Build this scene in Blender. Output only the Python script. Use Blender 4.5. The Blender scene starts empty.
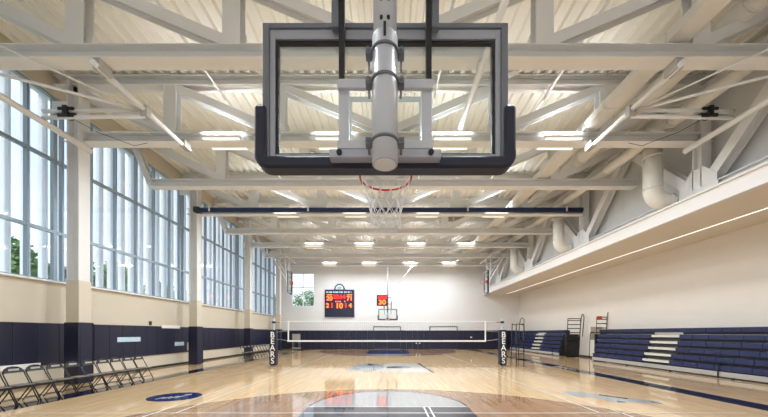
import bpy, bmesh, math, random
from mathutils import Vector, Matrix
random.seed(7)
C = bpy.context.scene.collection
PI = math.pi
V = Vector

# ------------------------------------------------------------------ materials
def lin(c):
    return tuple(((v/255)/12.92 if v/255 <= 0.04045 else ((v/255+0.055)/1.055)**2.4) for v in c)
def mat(name, rgb, rough=0.5, metal=0.0, var=0.0, scale=6.0, bump=0.0, spec=0.5):
    m = bpy.data.materials.new(name); m.use_nodes = True
    n, l = m.node_tree.nodes, m.node_tree.links
    b = n['Principled BSDF']
    b.inputs['Roughness'].default_value = rough
    b.inputs['Metallic'].default_value = metal
    b.inputs['Specular IOR Level'].default_value = spec
    tc = n.new('ShaderNodeTexCoord')
    nz = n.new('ShaderNodeTexNoise'); nz.inputs['Scale'].default_value = scale; nz.inputs['Detail'].default_value = 4
    l.new(tc.outputs['Object'], nz.inputs['Vector'])
    c = lin(rgb)
    mx = n.new('ShaderNodeMixRGB')
    mx.inputs[1].default_value = (*[v*(1-var) for v in c], 1); mx.inputs[2].default_value = (*[min(1, v*(1+var)) for v in c], 1)
    l.new(nz.outputs['Fac'], mx.inputs[0]); l.new(mx.outputs[0], b.inputs['Base Color'])
    if bump:
        bp = n.new('ShaderNodeBump'); bp.inputs['Strength'].default_value = bump; bp.inputs['Distance'].default_value = 0.01
        l.new(nz.outputs['Fac'], bp.inputs['Height']); l.new(bp.outputs[0], b.inputs['Normal'])
    return m
def emis(name, rgb, s):
    m = bpy.data.materials.new(name); m.use_nodes = True
    n, l = m.node_tree.nodes, m.node_tree.links
    n.remove(n['Principled BSDF'])
    e = n.new('ShaderNodeEmission'); e.inputs[0].default_value = (*lin(rgb), 1); e.inputs[1].default_value = s
    l.new(e.outputs[0], n['Material Output'].inputs[0])
    return m
def glassmat(name, tint, gloss=0.06):
    m = bpy.data.materials.new(name); m.use_nodes = True
    n, l = m.node_tree.nodes, m.node_tree.links
    n.remove(n['Principled BSDF'])
    t = n.new('ShaderNodeBsdfTransparent'); t.inputs[0].default_value = (*tint, 1)
    g = n.new('ShaderNodeBsdfGlossy'); g.inputs['Roughness'].default_value = 0.02
    f = n.new('ShaderNodeFresnel'); f.inputs[0].default_value = 1.45
    mu = n.new('ShaderNodeMath'); mu.operation = 'MULTIPLY'; mu.inputs[1].default_value = gloss
    l.new(f.outputs[0], mu.inputs[0])
    x = n.new('ShaderNodeMixShader'); l.new(mu.outputs[0], x.inputs[0]); l.new(t.outputs[0], x.inputs[1]); l.new(g.outputs[0], x.inputs[2])
    l.new(x.outputs[0], n['Material Output'].inputs[0])
    return m
def wood(name, rgb, rough=0.065, var=0.12):
    """Maple strip floor, boards running down the court (world Y)."""
    m = bpy.data.materials.new(name); m.use_nodes = True
    n, l = m.node_tree.nodes, m.node_tree.links
    b = n['Principled BSDF']
    tc = n.new('ShaderNodeTexCoord'); mp = n.new('ShaderNodeMapping')
    mp.inputs['Rotation'].default_value = (0, 0, PI/2)
    l.new(tc.outputs['Object'], mp.inputs['Vector'])
    br = n.new('ShaderNodeTexBrick'); l.new(mp.outputs[0], br.inputs['Vector'])
    c = lin(rgb)
    br.inputs['Color1'].default_value = (*[v*(1-var) for v in c], 1)
    br.inputs['Color2'].default_value = (*[min(1, v*(1+var)) for v in c], 1)
    br.inputs['Mortar'].default_value = (*[v*0.72 for v in c], 1)
    br.inputs['Scale'].default_value = 1.0
    br.inputs['Brick Width'].default_value = 1.1; br.inputs['Row Height'].default_value = 0.058
    br.inputs['Mortar Size'].default_value = 0.0012; br.offset = 0.37; br.offset_frequency = 2
    mp2 = n.new('ShaderNodeMapping'); mp2.inputs['Scale'].default_value = (14, 0.7, 1)
    l.new(tc.outputs['Object'], mp2.inputs['Vector'])
    nz = n.new('ShaderNodeTexNoise'); nz.inputs['Scale'].default_value = 1.5; nz.inputs['Detail'].default_value = 5
    l.new(mp2.outputs[0], nz.inputs['Vector'])
    mx = n.new('ShaderNodeMixRGB'); mx.blend_type = 'MULTIPLY'; mx.inputs[0].default_value = 0.35
    rp = n.new('ShaderNodeValToRGB'); rp.color_ramp.elements[0].position = 0.3; rp.color_ramp.elements[0].color = (0.72, 0.66, 0.6, 1)
    rp.color_ramp.elements[1].position = 0.7
    l.new(nz.outputs['Fac'], rp.inputs[0]); l.new(br.outputs['Color'], mx.inputs[1]); l.new(rp.outputs[0], mx.inputs[2])
    l.new(mx.outputs[0], b.inputs['Base Color'])
    n2 = n.new('ShaderNodeTexNoise'); n2.inputs['Scale'].default_value = 0.9; l.new(tc.outputs['Object'], n2.inputs['Vector'])
    mr = n.new('ShaderNodeMapRange'); mr.inputs['To Min'].default_value = rough*0.8; mr.inputs['To Max'].default_value = rough*1.25
    l.new(n2.outputs['Fac'], mr.inputs['Value']); l.new(mr.outputs[0], b.inputs['Roughness'])
    b.inputs['Specular IOR Level'].default_value = 0.8
    return m

M = {}
M['steel'] = mat('white_painted_steel', (226, 226, 225), 0.45, var=0.03, scale=2)
M['deck'] = mat('cream_metal_deck', (238, 235, 226), 0.55, var=0.03, scale=1.5)
M['duct'] = mat('white_duct', (222, 219, 212), 0.4, var=0.03)
M['wall'] = mat('white_plaster', (228, 222, 213), 0.7, var=0.02, scale=2)
M['wall_end'] = mat('pale_plaster', (226, 224, 222), 0.7, var=0.02, scale=2)
M['beige'] = mat('beige_block', (206, 197, 180), 0.7, var=0.04, scale=2.5, bump=0.05)
M['soffit'] = mat('warm_soffit', (224, 214, 201), 0.7, var=0.02, scale=2)
M['fascia'] = mat('fascia_white', (226, 223, 220), 0.55, var=0.02, scale=2)
M['backwall'] = mat('grey_board_wall', (206, 207, 208), 0.65, var=0.03, scale=2)
M['pad'] = mat('navy_vinyl', (27, 30, 54), 0.42, var=0.06, scale=4)
M['pad_edge'] = mat('navy_vinyl_board_pad', (22, 26, 46), 0.5, var=0.06, scale=8)
M['navy'] = mat('navy_curtain', (24, 42, 84), 0.6, var=0.1, scale=9)
M['seat'] = mat('blue_plastic_seat', (36, 46, 86), 0.38, var=0.1, scale=5)
M['seat_dark'] = mat('dark_blue_seat_back', (22, 32, 72), 0.45, var=0.1, scale=5)
M['black'] = mat('black_metal', (22, 22, 24), 0.45, var=0.1)
M['chair'] = mat('black_chair_metal', (40, 40, 44), 0.35, metal=0.3, var=0.1)
M['chair_seat'] = mat('grey_chair_seat', (120, 112, 104), 0.4, var=0.06)
M['grey'] = mat('board_grey_steel', (158, 161, 168), 0.42, metal=0.2, var=0.04)
M['dgrey'] = mat('board_dark_grey', (112, 115, 122), 0.45, metal=0.2, var=0.05)
M['lgrey'] = mat('mast_grey_paint', (196, 199, 204), 0.38, var=0.03)
M['alu'] = mat('window_aluminium', (150, 165, 178), 0.4, metal=0.3, var=0.03)
def frosted(name, rgb):
    m = bpy.data.materials.new(name); m.use_nodes = True
    n, l = m.node_tree.nodes, m.node_tree.links
    b = n['Principled BSDF']; b.inputs['Base Color'].default_value = (*lin(rgb), 1); b.inputs['Roughness'].default_value = 0.5
    t = n.new('ShaderNodeBsdfTranslucent'); t.inputs[0].default_value = (*lin(rgb), 1)
    x = n.new('ShaderNodeMixShader'); x.inputs[0].default_value = 0.5
    l.new(b.outputs[0], x.inputs[1]); l.new(t.outputs[0], x.inputs[2]); l.new(x.outputs[0], n['Material Output'].inputs[0])
    return m
M['fin'] = mat('white_window_trim', (232, 236, 240), 0.5, var=0.02)
M['finglass'] = frosted('frosted_fin', (238, 242, 248))
M['orange'] = mat('orange_rim', (190, 52, 30), 0.4, var=0.06)
M['cord'] = mat('white_cord', (236, 236, 236), 0.7, var=0.03)
M['white'] = mat('white_paint', (238, 238, 236), 0.45, var=0.02)
M['ltgrey'] = mat('light_panel', (176, 172, 166), 0.5, var=0.05)
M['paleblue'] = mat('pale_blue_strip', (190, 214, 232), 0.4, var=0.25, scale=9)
M['green'] = mat('leaf_green', (112, 142, 92), 0.6, var=0.35, scale=1.2)
M['bark'] = mat('bark', (84, 70, 58), 0.8, var=0.2)
M['lawn'] = mat('lawn', (150, 160, 130), 0.8, var=0.2, scale=0.6)
M['brick'] = mat('slate_cladding', (88, 96, 120), 0.7, var=0.1)
M['grille'] = mat('grille_dark', (92, 92, 90), 0.5, var=0.1)
M['base'] = mat('rubber_base', (38, 36, 38), 0.6, var=0.08)
M['wood'] = wood('maple_floor', (210, 180, 138))
M['wood_brown'] = wood('stained_maple', (152, 118, 90))
M['wood_grey'] = wood('greywashed_maple', (160, 162, 163), var=0.03)
M['p_navy'] = wood('navy_floor_paint', (22, 26, 48), var=0.04)
M['p_blue'] = wood('blue_floor_paint', (24, 46, 98), var=0.04)
M['p_white'] = wood('white_floor_paint', (226, 226, 222), var=0.01)
M['p_grey'] = wood('grey_floor_paint', (160, 166, 168), var=0.05)
M['p_pale'] = wood('pale_floor_paint', (206, 203, 194), var=0.04)
M['lamp'] = emis('lamp_diffuser', (255, 244, 226), 1.6)
M['strip'] = emis('strip_diffuser', (255, 244, 228), 1.7)
M['led'] = emis('led_orange', (255, 104, 34), 4.5)
M['led_red'] = emis('led_red', (255, 40, 24), 4.5)
M['glass'] = glassmat('window_glass', (0.985, 0.99, 0.99), 0.15)
M['bglass'] = glassmat('backboard_glass', (0.96, 0.98, 0.97), 0.3)

# ------------------------------------------------------------------ mesh helpers
def bx(bm, x0, x1, y0, y1, z0, z1):
    vs = [bm.verts.new((x, y, z)) for x in (x0, x1) for y in (y0, y1) for z in (z0, z1)]
    for f in ((0, 1, 3, 2), (4, 6, 7, 5), (0, 4, 5, 1), (2, 3, 7, 6), (0, 2, 6, 4), (1, 5, 7, 3)):
        bm.faces.new([vs[i] for i in f])
def frame_axes(d, up):
    d = d.normalized(); s = d.cross(up)
    if s.length < 1e-4: s = d.cross(V((0, 1, 0)))
    s.normalize(); u = s.cross(d).normalized()
    return s, u
def extrude(bm, p0, p1, prof, up=V((0, 0, 1))):
    """prof: closed list of (side, up) points, swept from p0 to p1"""
    p0, p1 = V(p0), V(p1); s, u = frame_axes(p1-p0, V(up))
    a = [bm.verts.new(p0+s*x+u*y) for x, y in prof]; b = [bm.verts.new(p1+s*x+u*y) for x, y in prof]
    n = len(prof)
    for i in range(n): bm.faces.new((a[i], a[(i+1) % n], b[(i+1) % n], b[i]))
    bm.faces.new(a[::-1]); bm.faces.new(b)
def ibeam(bm, p0, p1, depth, flange, up=(0, 0, 1), tf=0.028, tw=0.02):
    h, w, t = depth/2, flange/2, tw/2
    prof = [(-w, -h), (w, -h), (w, -h+tf), (t, -h+tf), (t, h-tf), (w, h-tf), (w, h), (-w, h), (-w, h-tf), (-t, h-tf), (-t, -h+tf), (-w, -h+tf)]
    extrude(bm, p0, p1, prof, up)
def bar(bm, p0, p1, w, h, up=(0, 0, 1)):
    extrude(bm, p0, p1, [(-w/2, -h/2), (w/2, -h/2), (w/2, h/2), (-w/2, h/2)], up)
def tube(bm, pts, r, seg=10, cap=True, closed=False):
    pts = [V(p) for p in pts]; n = len(pts); rings = []; ref = None
    for i, p in enumerate(pts):
        if closed: d = pts[(i+1) % n]-pts[i-1]
        else: d = pts[min(i+1, n-1)]-pts[max(i-1, 0)]
        d.normalize()
        if ref is None:
            ref = d.cross(V((0, 0, 1)))
            if ref.length < 1e-3: ref = d.cross(V((0, 1, 0)))
        ref = (ref-d*ref.dot(d)).normalized(); u = d.cross(ref)
        rr = r[i] if isinstance(r, (list, tuple)) else r
        rings.append([bm.verts.new(p+(ref*math.cos(a)+u*math.sin(a))*rr) for a in [2*PI*k/seg for k in range(seg)]])
    m = n if closed else n-1
    for i in range(m):
        A, B = rings[i], rings[(i+1) % n]
        for k in range(seg):
            f = bm.faces.new((A[k], A[(k+1) % seg], B[(k+1) % seg], B[k])); f.smooth = seg > 5
    if cap and not closed:
        bm.faces.new(rings[0][::-1]); bm.faces.new(rings[-1])
def disc(bm, cx, cy, z, rx, ry, a0=0, a1=2*PI, n=64):
    vs = [bm.verts.new((cx+rx*math.cos(a0+(a1-a0)*k/n), cy+ry*math.sin(a0+(a1-a0)*k/n), z)) for k in range(n+(0 if abs(a1-a0-2*PI) < 1e-6 else 1))]
    bm.faces.new(vs)
def ringband(bm, cx, cy, z, r0, r1, a0, a1, n=64):
    P = [(math.cos(a0+(a1-a0)*k/n), math.sin(a0+(a1-a0)*k/n)) for k in range(n+1)]
    A = [bm.verts.new((cx+r0*c, cy+r0*s, z)) for c, s in P]; B = [bm.verts.new((cx+r1*c, cy+r1*s, z)) for c, s in P]
    for k in range(n): bm.faces.new((A[k], B[k], B[k+1], A[k+1]))
def poly(bm, pts, z):
    bm.faces.new([bm.verts.new((x, y, z)) for x, y in pts])
def new(): return bmesh.new()
def obj(name, bm, m, parent=None, bevel=0, label=None):
    bmesh.ops.recalc_face_normals(bm, faces=bm.faces)
    me = bpy.data.meshes.new(name); bm.to_mesh(me); bm.free()
    me.materials.append(M[m] if isinstance(m, str) else m)
    o = bpy.data.objects.new(name, me); C.objects.link(o)
    if parent: o.parent = parent
    if bevel:
        md = o.modifiers.new('bevel', 'BEVEL'); md.width = bevel; md.segments = 3; md.limit_method = 'ANGLE'
    if label: o['label'] = label
    return o
def flat(name, bm, m, parent=None):
    """painted marking, normals up"""
    o = obj(name, bm, m, parent)
    for p in o.data.polygons:
        if p.normal.z < 0: p.flip()
    return o
def thing(name, label, cat, loc=(0, 0, 0), rotz=0, group=None):
    o = bpy.data.objects.new(name, None); C.objects.link(o); o.empty_display_size = 0.2
    o.location = loc; o.rotation_euler = (0, 0, rotz); o['label'] = label; o['category'] = cat
    if group: o['group'] = group
    return o
def tag(o, label, cat, group=None):
    o['label'] = label; o['category'] = cat
    if group: o['group'] = group
    return o
def struct(name, bm, m, parent=None):
    o = obj(name, bm, m, parent)
    if parent is None: o['kind'] = 'structure'
    return o
def sempty(name):
    o = bpy.data.objects.new(name, None); C.objects.link(o); o['kind'] = 'structure'; return o
def dup(root, loc, rotz=None, label=None, group=None):
    r = root.copy(); C.objects.link(r); r.location = loc
    if rotz is not None: r.rotation_euler = (0, 0, rotz)
    if label: r['label'] = label
    if group: r['group'] = group
    def rec(src, dst):
        for ch in list(src.children):
            if ch == dst: continue
            c = ch.copy(); C.objects.link(c); c.parent = dst; rec(ch, c)
    rec(root, r)
    return r
def boxes(name, lst, m, parent, bevel=0):
    for q in lst:
        b = new(); bx(b, *q); obj(name, b, m, parent, bevel)
def tubes(name, lst, m, parent):
    for pts, r, sg in lst:
        b = new(); tube(b, pts, r, sg); obj(name, b, m, parent)
def text(name, body, size, mtx, m, parent=None, depth=0.004, sx=1.0):
    cu = bpy.data.curves.new(name, 'FONT'); cu.body = body; cu.size = size; cu.extrude = depth
    cu.align_x = 'CENTER'; cu.align_y = 'CENTER'; cu.offset = size*0.015
    tmp = bpy.data.objects.new('tmp', cu); C.objects.link(tmp)
    me = bpy.data.meshes.new_from_object(tmp.evaluated_get(bpy.context.evaluated_depsgraph_get()))
    bpy.data.objects.remove(tmp); bpy.data.curves.remove(cu)
    me.transform(Matrix.Diagonal((sx, 1, 1, 1))); me.transform(mtx)
    me.name = name; me.materials.clear(); me.materials.append(M[m])
    for p in me.polygons: p.material_index = 0
    o = bpy.data.objects.new(name, me); C.objects.link(o)
    if parent: o.parent = parent
    return o
def face_cam(x, y, z):     # text upright, readable by someone looking along +Y
    return Matrix.Translation((x, y, z)) @ Matrix.Rotation(PI/2, 4, 'X')
ORD = ['nearest', 'second nearest', 'third nearest', 'fourth nearest', 'fifth nearest', 'sixth nearest', 'seventh nearest', 'farthest']
NTH = ['first', 'second', 'third', 'fourth', 'fifth', 'sixth', 'seventh', 'eighth', 'ninth', 'tenth', 'eleventh', 'twelfth']

# ------------------------------------------------------------------ layout
YB, YF = -1.0, 31.5            # back and far wall
XL, XR = -11.3, 13.9           # left (window) wall, right wall
XT = 11.0                      # right end of the high roof
ZD = 10.42                     # underside of roof deck
SILL, HEAD = 3.45, 9.75
BOARD_Y, FAR_BOARD_Y = 2.26, 28.4
MID_Y = 15.3
COLY = [4.05+6.1*k for k in range(5)]        # 4.05 ... 28.45
TRY = [7.1+3.05*k for k in range(8)]         # 7.1 ... 28.45 in view
TRN = [1.0, 4.05]                            # the two over and behind the camera

# floor
b = new(); bx(b, XL-0.3, XR+0.3, YB-0.3, YF+0.3, -0.2, 0); floor = struct('floor', b, 'wood')
def paint(name, b, m): return flat(name, b, m, floor)
# stained three-point areas, keys, circles (near and far)
for (by, sgn) in ((BOARD_Y, 1), (FAR_BOARD_Y, -1)):
    hoop = by+sgn*0.38; basel = by-sgn*1.22
    pts = []
    R3 = 6.32
    pts.append((-R3, basel)); pts.append((-R3, hoop))
    for k in range(1, 48):
        a = PI-PI*k/48; pts.append((R3*math.cos(a), hoop+sgn*R3*math.sin(a)))
    pts += [(R3, hoop), (R3, basel)]
    b = new(); poly(b, pts, 0.0010); paint('three_point_area', b, 'wood_brown')
    b = new()
    a0, a1 = (0, PI) if sgn > 0 else (PI, 2*PI)
    ringband(b, 0, hoop, 0.0020, R3-0.025, R3+0.025, a0, a1, 96); paint('three_point_line', b, 'p_white' if sgn < 0 else 'wood_brown')
    ft = by+sgn*4.57
    b = new(); disc(b, 0, ft, 0.0020, 1.83, 1.83); paint('free_throw_circle', b, 'wood_grey')
    b = new(); ringband(b, 0, ft, 0.0030, 1.80, 1.85, 0, 2*PI, 96); paint('circle_line', b, 'p_navy')
    b = new(); y0, y1 = sorted((basel, ft)); bx(b, -1.83, 1.83, y0, y1, 0.002, 0.0035); paint('key_paint', b, 'p_navy' if sgn > 0 else 'p_blue')
    b = new()
    bx(b, -1.86, 1.86, ft-0.025, ft+0.025, 0.003, 0.0045)
    paint('key_line', b, 'p_pale')
    b = new(); bx(b, -7.62, 7.62, basel-0.03, basel+0.03, 0.003, 0.0045); paint('baseline', b, 'p_white')
# side borders
for s, nm in ((-1, 'left'), (1, 'right')):
    b = new(); x0, x1 = sorted((s*8.28, s*8.95)); bx(b, x0, x1, YB+0.4, 30.6, 0.0005, 0.0015); paint('border_band', b, 'p_navy')
for y0, y1 in ((YB+0.4, 0.3), (30.0, 30.6)):
    b = new(); bx(b, -8.95, 8.95, y0, y1, 0.0004, 0.0014); paint('border_band', b, 'p_navy')
# white lettering running along the far half of the bands
for s in (-1, 1):
    for i, yy in enumerate((12.2, 14.4, 17.4, 20.4, 23.4, 26.4)[1 if s > 0 else 2:]):
        mt = Matrix.Translation((s*8.615, yy, 0.0020)) @ Matrix.Rotation(-s*PI/2, 4, 'Z')
        text('band_lettering', 'BEARS', 0.5, mt, 'p_white', floor, 0.0004, 1.25)
# volleyball court lines
b = new()
for x in (-4.5, 4.5):
    bx(b, x-0.025, x+0.025, MID_Y-9, MID_Y+9, 0.004, 0.005)
for y in (MID_Y-9, MID_Y+9): bx(b, -7.6, 7.6, y-0.02, y+0.02, 0.004, 0.005)
paint('volleyball_line', b, 'p_white')
b = new()
for x in (-4.95, 4.95): bx(b, x-0.02, x+0.02, 5.2, 9.0, 0.004, 0.005)
for x in (0.82, 0.94): bx(b, x-0.018, x+0.018, 5.6, 6.8, 0.0045, 0.0055)
paint('side_line', b, 'p_white')
# left floor emblem: blue oval with white script shape
b = new(); disc(b, -5.68, 7.92, 0.0025, 0.64, 0.56); paint('oval_emblem', b, 'p_blue')
b = new()
for k in range(4): poly(b, [(-5.98+0.13*k, 7.6+0.05*k), (-5.93+0.13*k, 7.58+0.05*k), (-5.86+0.13*k, 7.85+0.07*k), (-5.93+0.13*k, 7.87+0.07*k)], 0.0035)
poly(b, [(-5.6, 8.16), (-5.5, 8.08), (-5.4, 8.2), (-5.5, 8.3)], 0.0035)
paint('emblem_script', b, 'p_pale')
# centre bear emblem (grey-blue profile with slanted white panel)
b = new(); poly(b, [(-0.55, 12.9), (1.95, 12.7), (1.95, 14.4), (1.55, 16.6), (0.1, 16.9), (-0.4, 15.2)], 0.0025); paint('bear_panel', b, 'p_pale')
b = new()
poly(b, [(-2.0, 14.0), (-1.6, 13.4), (-0.9, 13.1), (-0.5, 13.7), (-0.15, 14.9), (-0.4, 16.2), (-1.1, 16.7), (-1.5, 16.0), (-1.9, 15.6), (-1.75, 14.8)], 0.0035)
poly(b, [(0.3, 14.6), (0.9, 14.2), (1.2, 14.6), (0.8, 15.3), (0.35, 15.4)], 0.0040)
paint('bear_head', b, 'p_grey')
b = new()
poly(b, [(-0.1, 14.3), (0.5, 14.25), (0.75, 14.6), (0.3, 15.1), (-0.05, 15.0)], 0.0050)
poly(b, [(1.9, 12.65), (1.98, 12.7), (1.75, 16.7), (1.63, 16.7)], 0.0050)
poly(b, [(-1.7, 14.0), (-1.5, 13.9), (-1.3, 14.2), (-1.6, 14.3)], 0.0050)
poly(b, [(-1.2, 15.6), (-0.9, 15.5), (-0.7, 16.0), (-1.0, 16.2)], 0.0050)
paint('bear_outline', b, 'p_navy')
# right floor emblem: walking bear silhouette
b = new()
poly(b, [(4.85, 8.3), (5.1, 8.65), (5.5, 8.6), (5.9, 8.15), (6.3, 7.7), (6.75, 7.35), (6.6, 7.1), (6.2, 7.2), (5.9, 7.3), (5.7, 7.15), (5.5, 7.3), (5.45, 7.7), (5.2, 7.9), (5.0, 8.0)], 0.0025)
paint('walking_bear', b, 'p_grey')
b = new()
poly(b, [(5.75, 8.1), (5.85, 8.22), (6.25, 7.75), (6.15, 7.62)], 0.0035)
poly(b, [(5.65, 7.28), (5.8, 7.25), (5.82, 7.38), (5.7, 7.42)], 0.0035)
poly(b, [(6.5, 7.2), (6.6, 7.15), (6.58, 7.38), (6.5, 7.4)], 0.0035)
paint('walking_bear_outline', b, 'p_navy')

# walls
b = new(); bx(b, XL-0.3, XL, YB-0.3, YF+0.3, 0, SILL); bx(b, XL-0.3, XL, YB-0.3, YF+0.3, HEAD, ZD+0.25)
bx(b, XL-0.3, XL, YB-0.3, YB, SILL, HEAD); bx(b, XL-0.3, XL, YF-0.4, YF+0.3, SILL, HEAD)
struct('wall_left', b, 'beige')
b = new(); bx(b, XR, XR+0.3, YB-0.3, YF+0.3, 0, 6.2); struct('wall_right', b, 'wall')
b = new(); bx(b, XT+0.1, XT+0.35, YB-0.3, YF+0.3, 6.2, ZD+0.25); struct('wall_upper_right', b, 'backwall')
# far wall with one window opening
wx0, wx1, wz0, wz1 = -10.2, -7.85, 4.5, 8.05
b = new(); bx(b, XL, wx0, YF, YF+0.3, 0, ZD+0.25); bx(b, wx1, XR+0.3, YF, YF+0.3, 0, ZD+0.25)
bx(b, wx0, wx1, YF, YF+0.3, 0, wz0); bx(b, wx0, wx1, YF, YF+0.3, wz1, ZD+0.25); struct('wall_far', b, 'wall_end')
b = new(); bx(b, XL, XR+0.3, YB-0.3, YB, 0, ZD+0.25); struct('wall_back', b, 'wall_end')
# soffit over the bleachers
b = new(); bx(b, 10.3, XR, YB, YF, 5.78, 5.95); bx(b, 10.42, XR, YB, YF, 5.95, 6.28); struct('trim_1', b, 'soffit')
b = new(); bx(b, 10.18, 10.3, YB, YF, 5.76, 6.24); bx(b, 10.1, 10.3, YB, YF, 5.72, 5.79); bx(b, 10.1, 10.42, YB, YF, 6.22, 6.28); struct('trim_2', b, 'fascia')
b = new(); bx(b, XL, XL+0.03, YB, YF, 0, 0.1); struct('baseboard_left', b, 'base')
b = new(); bx(b, XR-0.03, XR, YB, YF, 0, 0.12); struct('baseboard_right', b, 'base')
b = new(); bx(b, XL+0.03, XR-0.03, YF-0.03, YF, 0, 0.1); struct('baseboard_far', b, 'base')
b = new(); bx(b, XL, XL+0.14, YB, YF, SILL-0.05, SILL); struct('trim_3', b, 'fin')

# roof deck: trapezoid ribs running along Y
b = new()
xs = XL-0.3; per = 0.36; prof = []
while xs < XT+0.35:
    prof += [(xs, ZD), (xs+0.13, ZD), (xs+0.17, ZD+0.10), (xs+0.32, ZD+0.10)]; xs += per
A = [b.verts.new((x, YB-0.3, z)) for x, z in prof]; B = [b.verts.new((x, YF+0.3, z)) for x, z in prof]
for i in range(len(prof)-1): b.faces.new((A[i], A[i+1], B[i+1], B[i]))
bx(b, XL-0.5, XT+0.5, YB-0.4, YF+0.4, ZD+0.25, ZD+0.4)
struct('ceiling', b, 'deck')

# soffit strip light
t = thing('strip_light', 'long thin glowing strip light running along the soffit above the bleachers', 'light', (12.35, 0, 5.78))
b = new(); bx(b, -0.05, 0.05, YB+0.3, 30.9, -0.012, 0.0); obj('diffuser', b, 'strip', t)
b = new(); bx(b, -0.07, -0.05, YB+0.3, 30.9, -0.016, 0.0); bx(b, 0.05, 0.07, YB+0.3, 30.9, -0.016, 0.0); obj('housing', b, 'fascia', t)

# ------------------------------------------------------------------ windows on the left wall
def window(idx, y0, y1):
    w = sempty('window_%d' % idx)
    X = XL-0.12
    b = new()
    for z in (SILL+0.03, HEAD-0.03): bx(b, X-0.06, X+0.06, y0, y1, z-0.03, z+0.03)
    for y in (y0+0.03, y1-0.03): bx(b, X-0.06, X+0.06, y-0.03, y+0.03, SILL+0.06, HEAD-0.06)
    obj('window_frame', b, 'alu', w)
    b = new()
    for z in (5.14, 7.58): bx(b, X-0.05, X+0.07, y0+0.06, y1-0.06, z-0.05, z+0.05)
    obj('transom', b, 'alu', w)
    b = new(); k = 0
    y = 9.36+1.017*math.ceil((y0+0.15-9.36)/1.017)
    while y < y1-0.15:
        bx(b, X-0.05, X+0.08, y-0.03, y+0.03, SILL+0.06, HEAD-0.06); y += 1.017
    obj('mullion', b, 'alu', w)
    b = new(); bx(b, X-0.008, X+0.008, y0+0.06, y1-0.06, SILL+0.06, HEAD-0.06); obj('glass_pane', b, 'glass', w)
bounds = [YB] + [c for c in COLY] + [YF-0.4]
for i in range(len(bounds)-1): window(i+1, bounds[i], bounds[i+1])
# vertical sun fins outside
f0 = None; y = 0.2; k = 0
while y < YF:
    b = None
    if f0 is None:
        b = new(); bx(b, -0.14, 0.14, -0.03, 0.03, 0, HEAD-SILL+0.6); f0 = obj('sun_fin', b, 'finglass'); f0.location = (XL-0.75, y, SILL-0.3)
        tag(f0, 'white vertical sun shading fin outside the tall left windows', 'sun fin', 'sun fins outside the windows'); 
    else:
        o = f0.copy(); C.objects.link(o); o.location = (XL-0.75, y, SILL-0.3)
    y += 0.5085
b = new(); bx(b, XL-0.9, XL-0.3, YB, YF, SILL-0.42, SILL-0.3); bx(b, XL-0.9, XL-0.3, YB, YF, HEAD+0.3, HEAD+0.42); struct('trim_4', b, 'fin')
# far wall window
w = sempty('window_7')
b = new()
for x in (wx0, (wx0+wx1)/2, wx1): bx(b, x-0.04, x+0.04, YF+0.05, YF+0.15, wz0, wz1)
for z in (wz0+0.03, 6.55, wz1-0.03): bx(b, wx0, wx1, YF+0.05, YF+0.15, z-0.04, z+0.04)
obj('window_frame', b, 'fin', w)
b = new(); bx(b, wx0, wx1, YF+0.09, YF+0.10, wz0, wz1); obj('glass_pane', b, 'glass', w)

# ------------------------------------------------------------------ columns and pads (left)
for i, cy in enumerate(COLY[1:]):
    t = thing('steel_column', 'white steel column against the left window wall, ' + ['nearest the camera behind the folding chairs', 'second from the camera at the end of the navy roller', 'third from the camera', 'farthest from the camera near the end wall'][i], 'column', (-10.45, cy-0.12, 0))
    b = new(); ibeam(b, (0, 0, 0), (0, 0, ZD-0.3), 0.40, 0.38, up=(1, 0, 0), tf=0.035); obj('shaft', b, 'steel', t)
    b = new(); bx(b, -0.22, 0.26, -0.26, -0.2, 0.02, 2.05); bx(b, 0.2, 0.26, -0.2, 0.26, 0.02, 2.05); bx(b, -0.22, 0.26, 0.2, 0.26, 0.02, 2.05); obj('column_pad', b, 'pad', t, 0.015)
    b = new(); bx(b, -0.21, 0.225, -0.21, 0.21, 2.05, 3.45); obj('column_sleeve', b, 'beige', t, 0.01, label='beige lower casing')
    b = new(); bx(b, -0.85, -0.2, -0.04, 0.04, 9.2, 9.5); obj('wall_tie', b, 'steel', t)
bay_names = ['behind the near folding chairs', 'between the first two columns', 'between the second and third columns', 'between the third and fourth columns', 'past the farthest column']
pad0 = {}
def wall_pad(wd):
    if wd not in pad0:
        b = new(); bx(b, 0, 0.06, -wd/2+0.003, wd/2-0.003, 0.64, 2.03)
        o = obj('wall_pad', b, 'pad', None, 0.012); pad0[wd] = o; return o
    o = pad0[wd].copy(); C.objects.link(o); return o
bb = [COLY[0]-0.2] + COLY[1:] + [YF]
for i in range(5):
    y0, y1 = bb[i], bb[i+1]
    n = max(1, round((y1-y0)/0.61)); wd = round((y1-y0)/n, 3)
    for k in range(n):
        o = wall_pad(wd); o.location = (XL+0.001, y0+wd*(k+0.5), 0)
        tag(o, 'navy wall pad on the left wall ' + bay_names[i], 'wall pad', 'left wall pads ' + bay_names[i])
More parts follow.
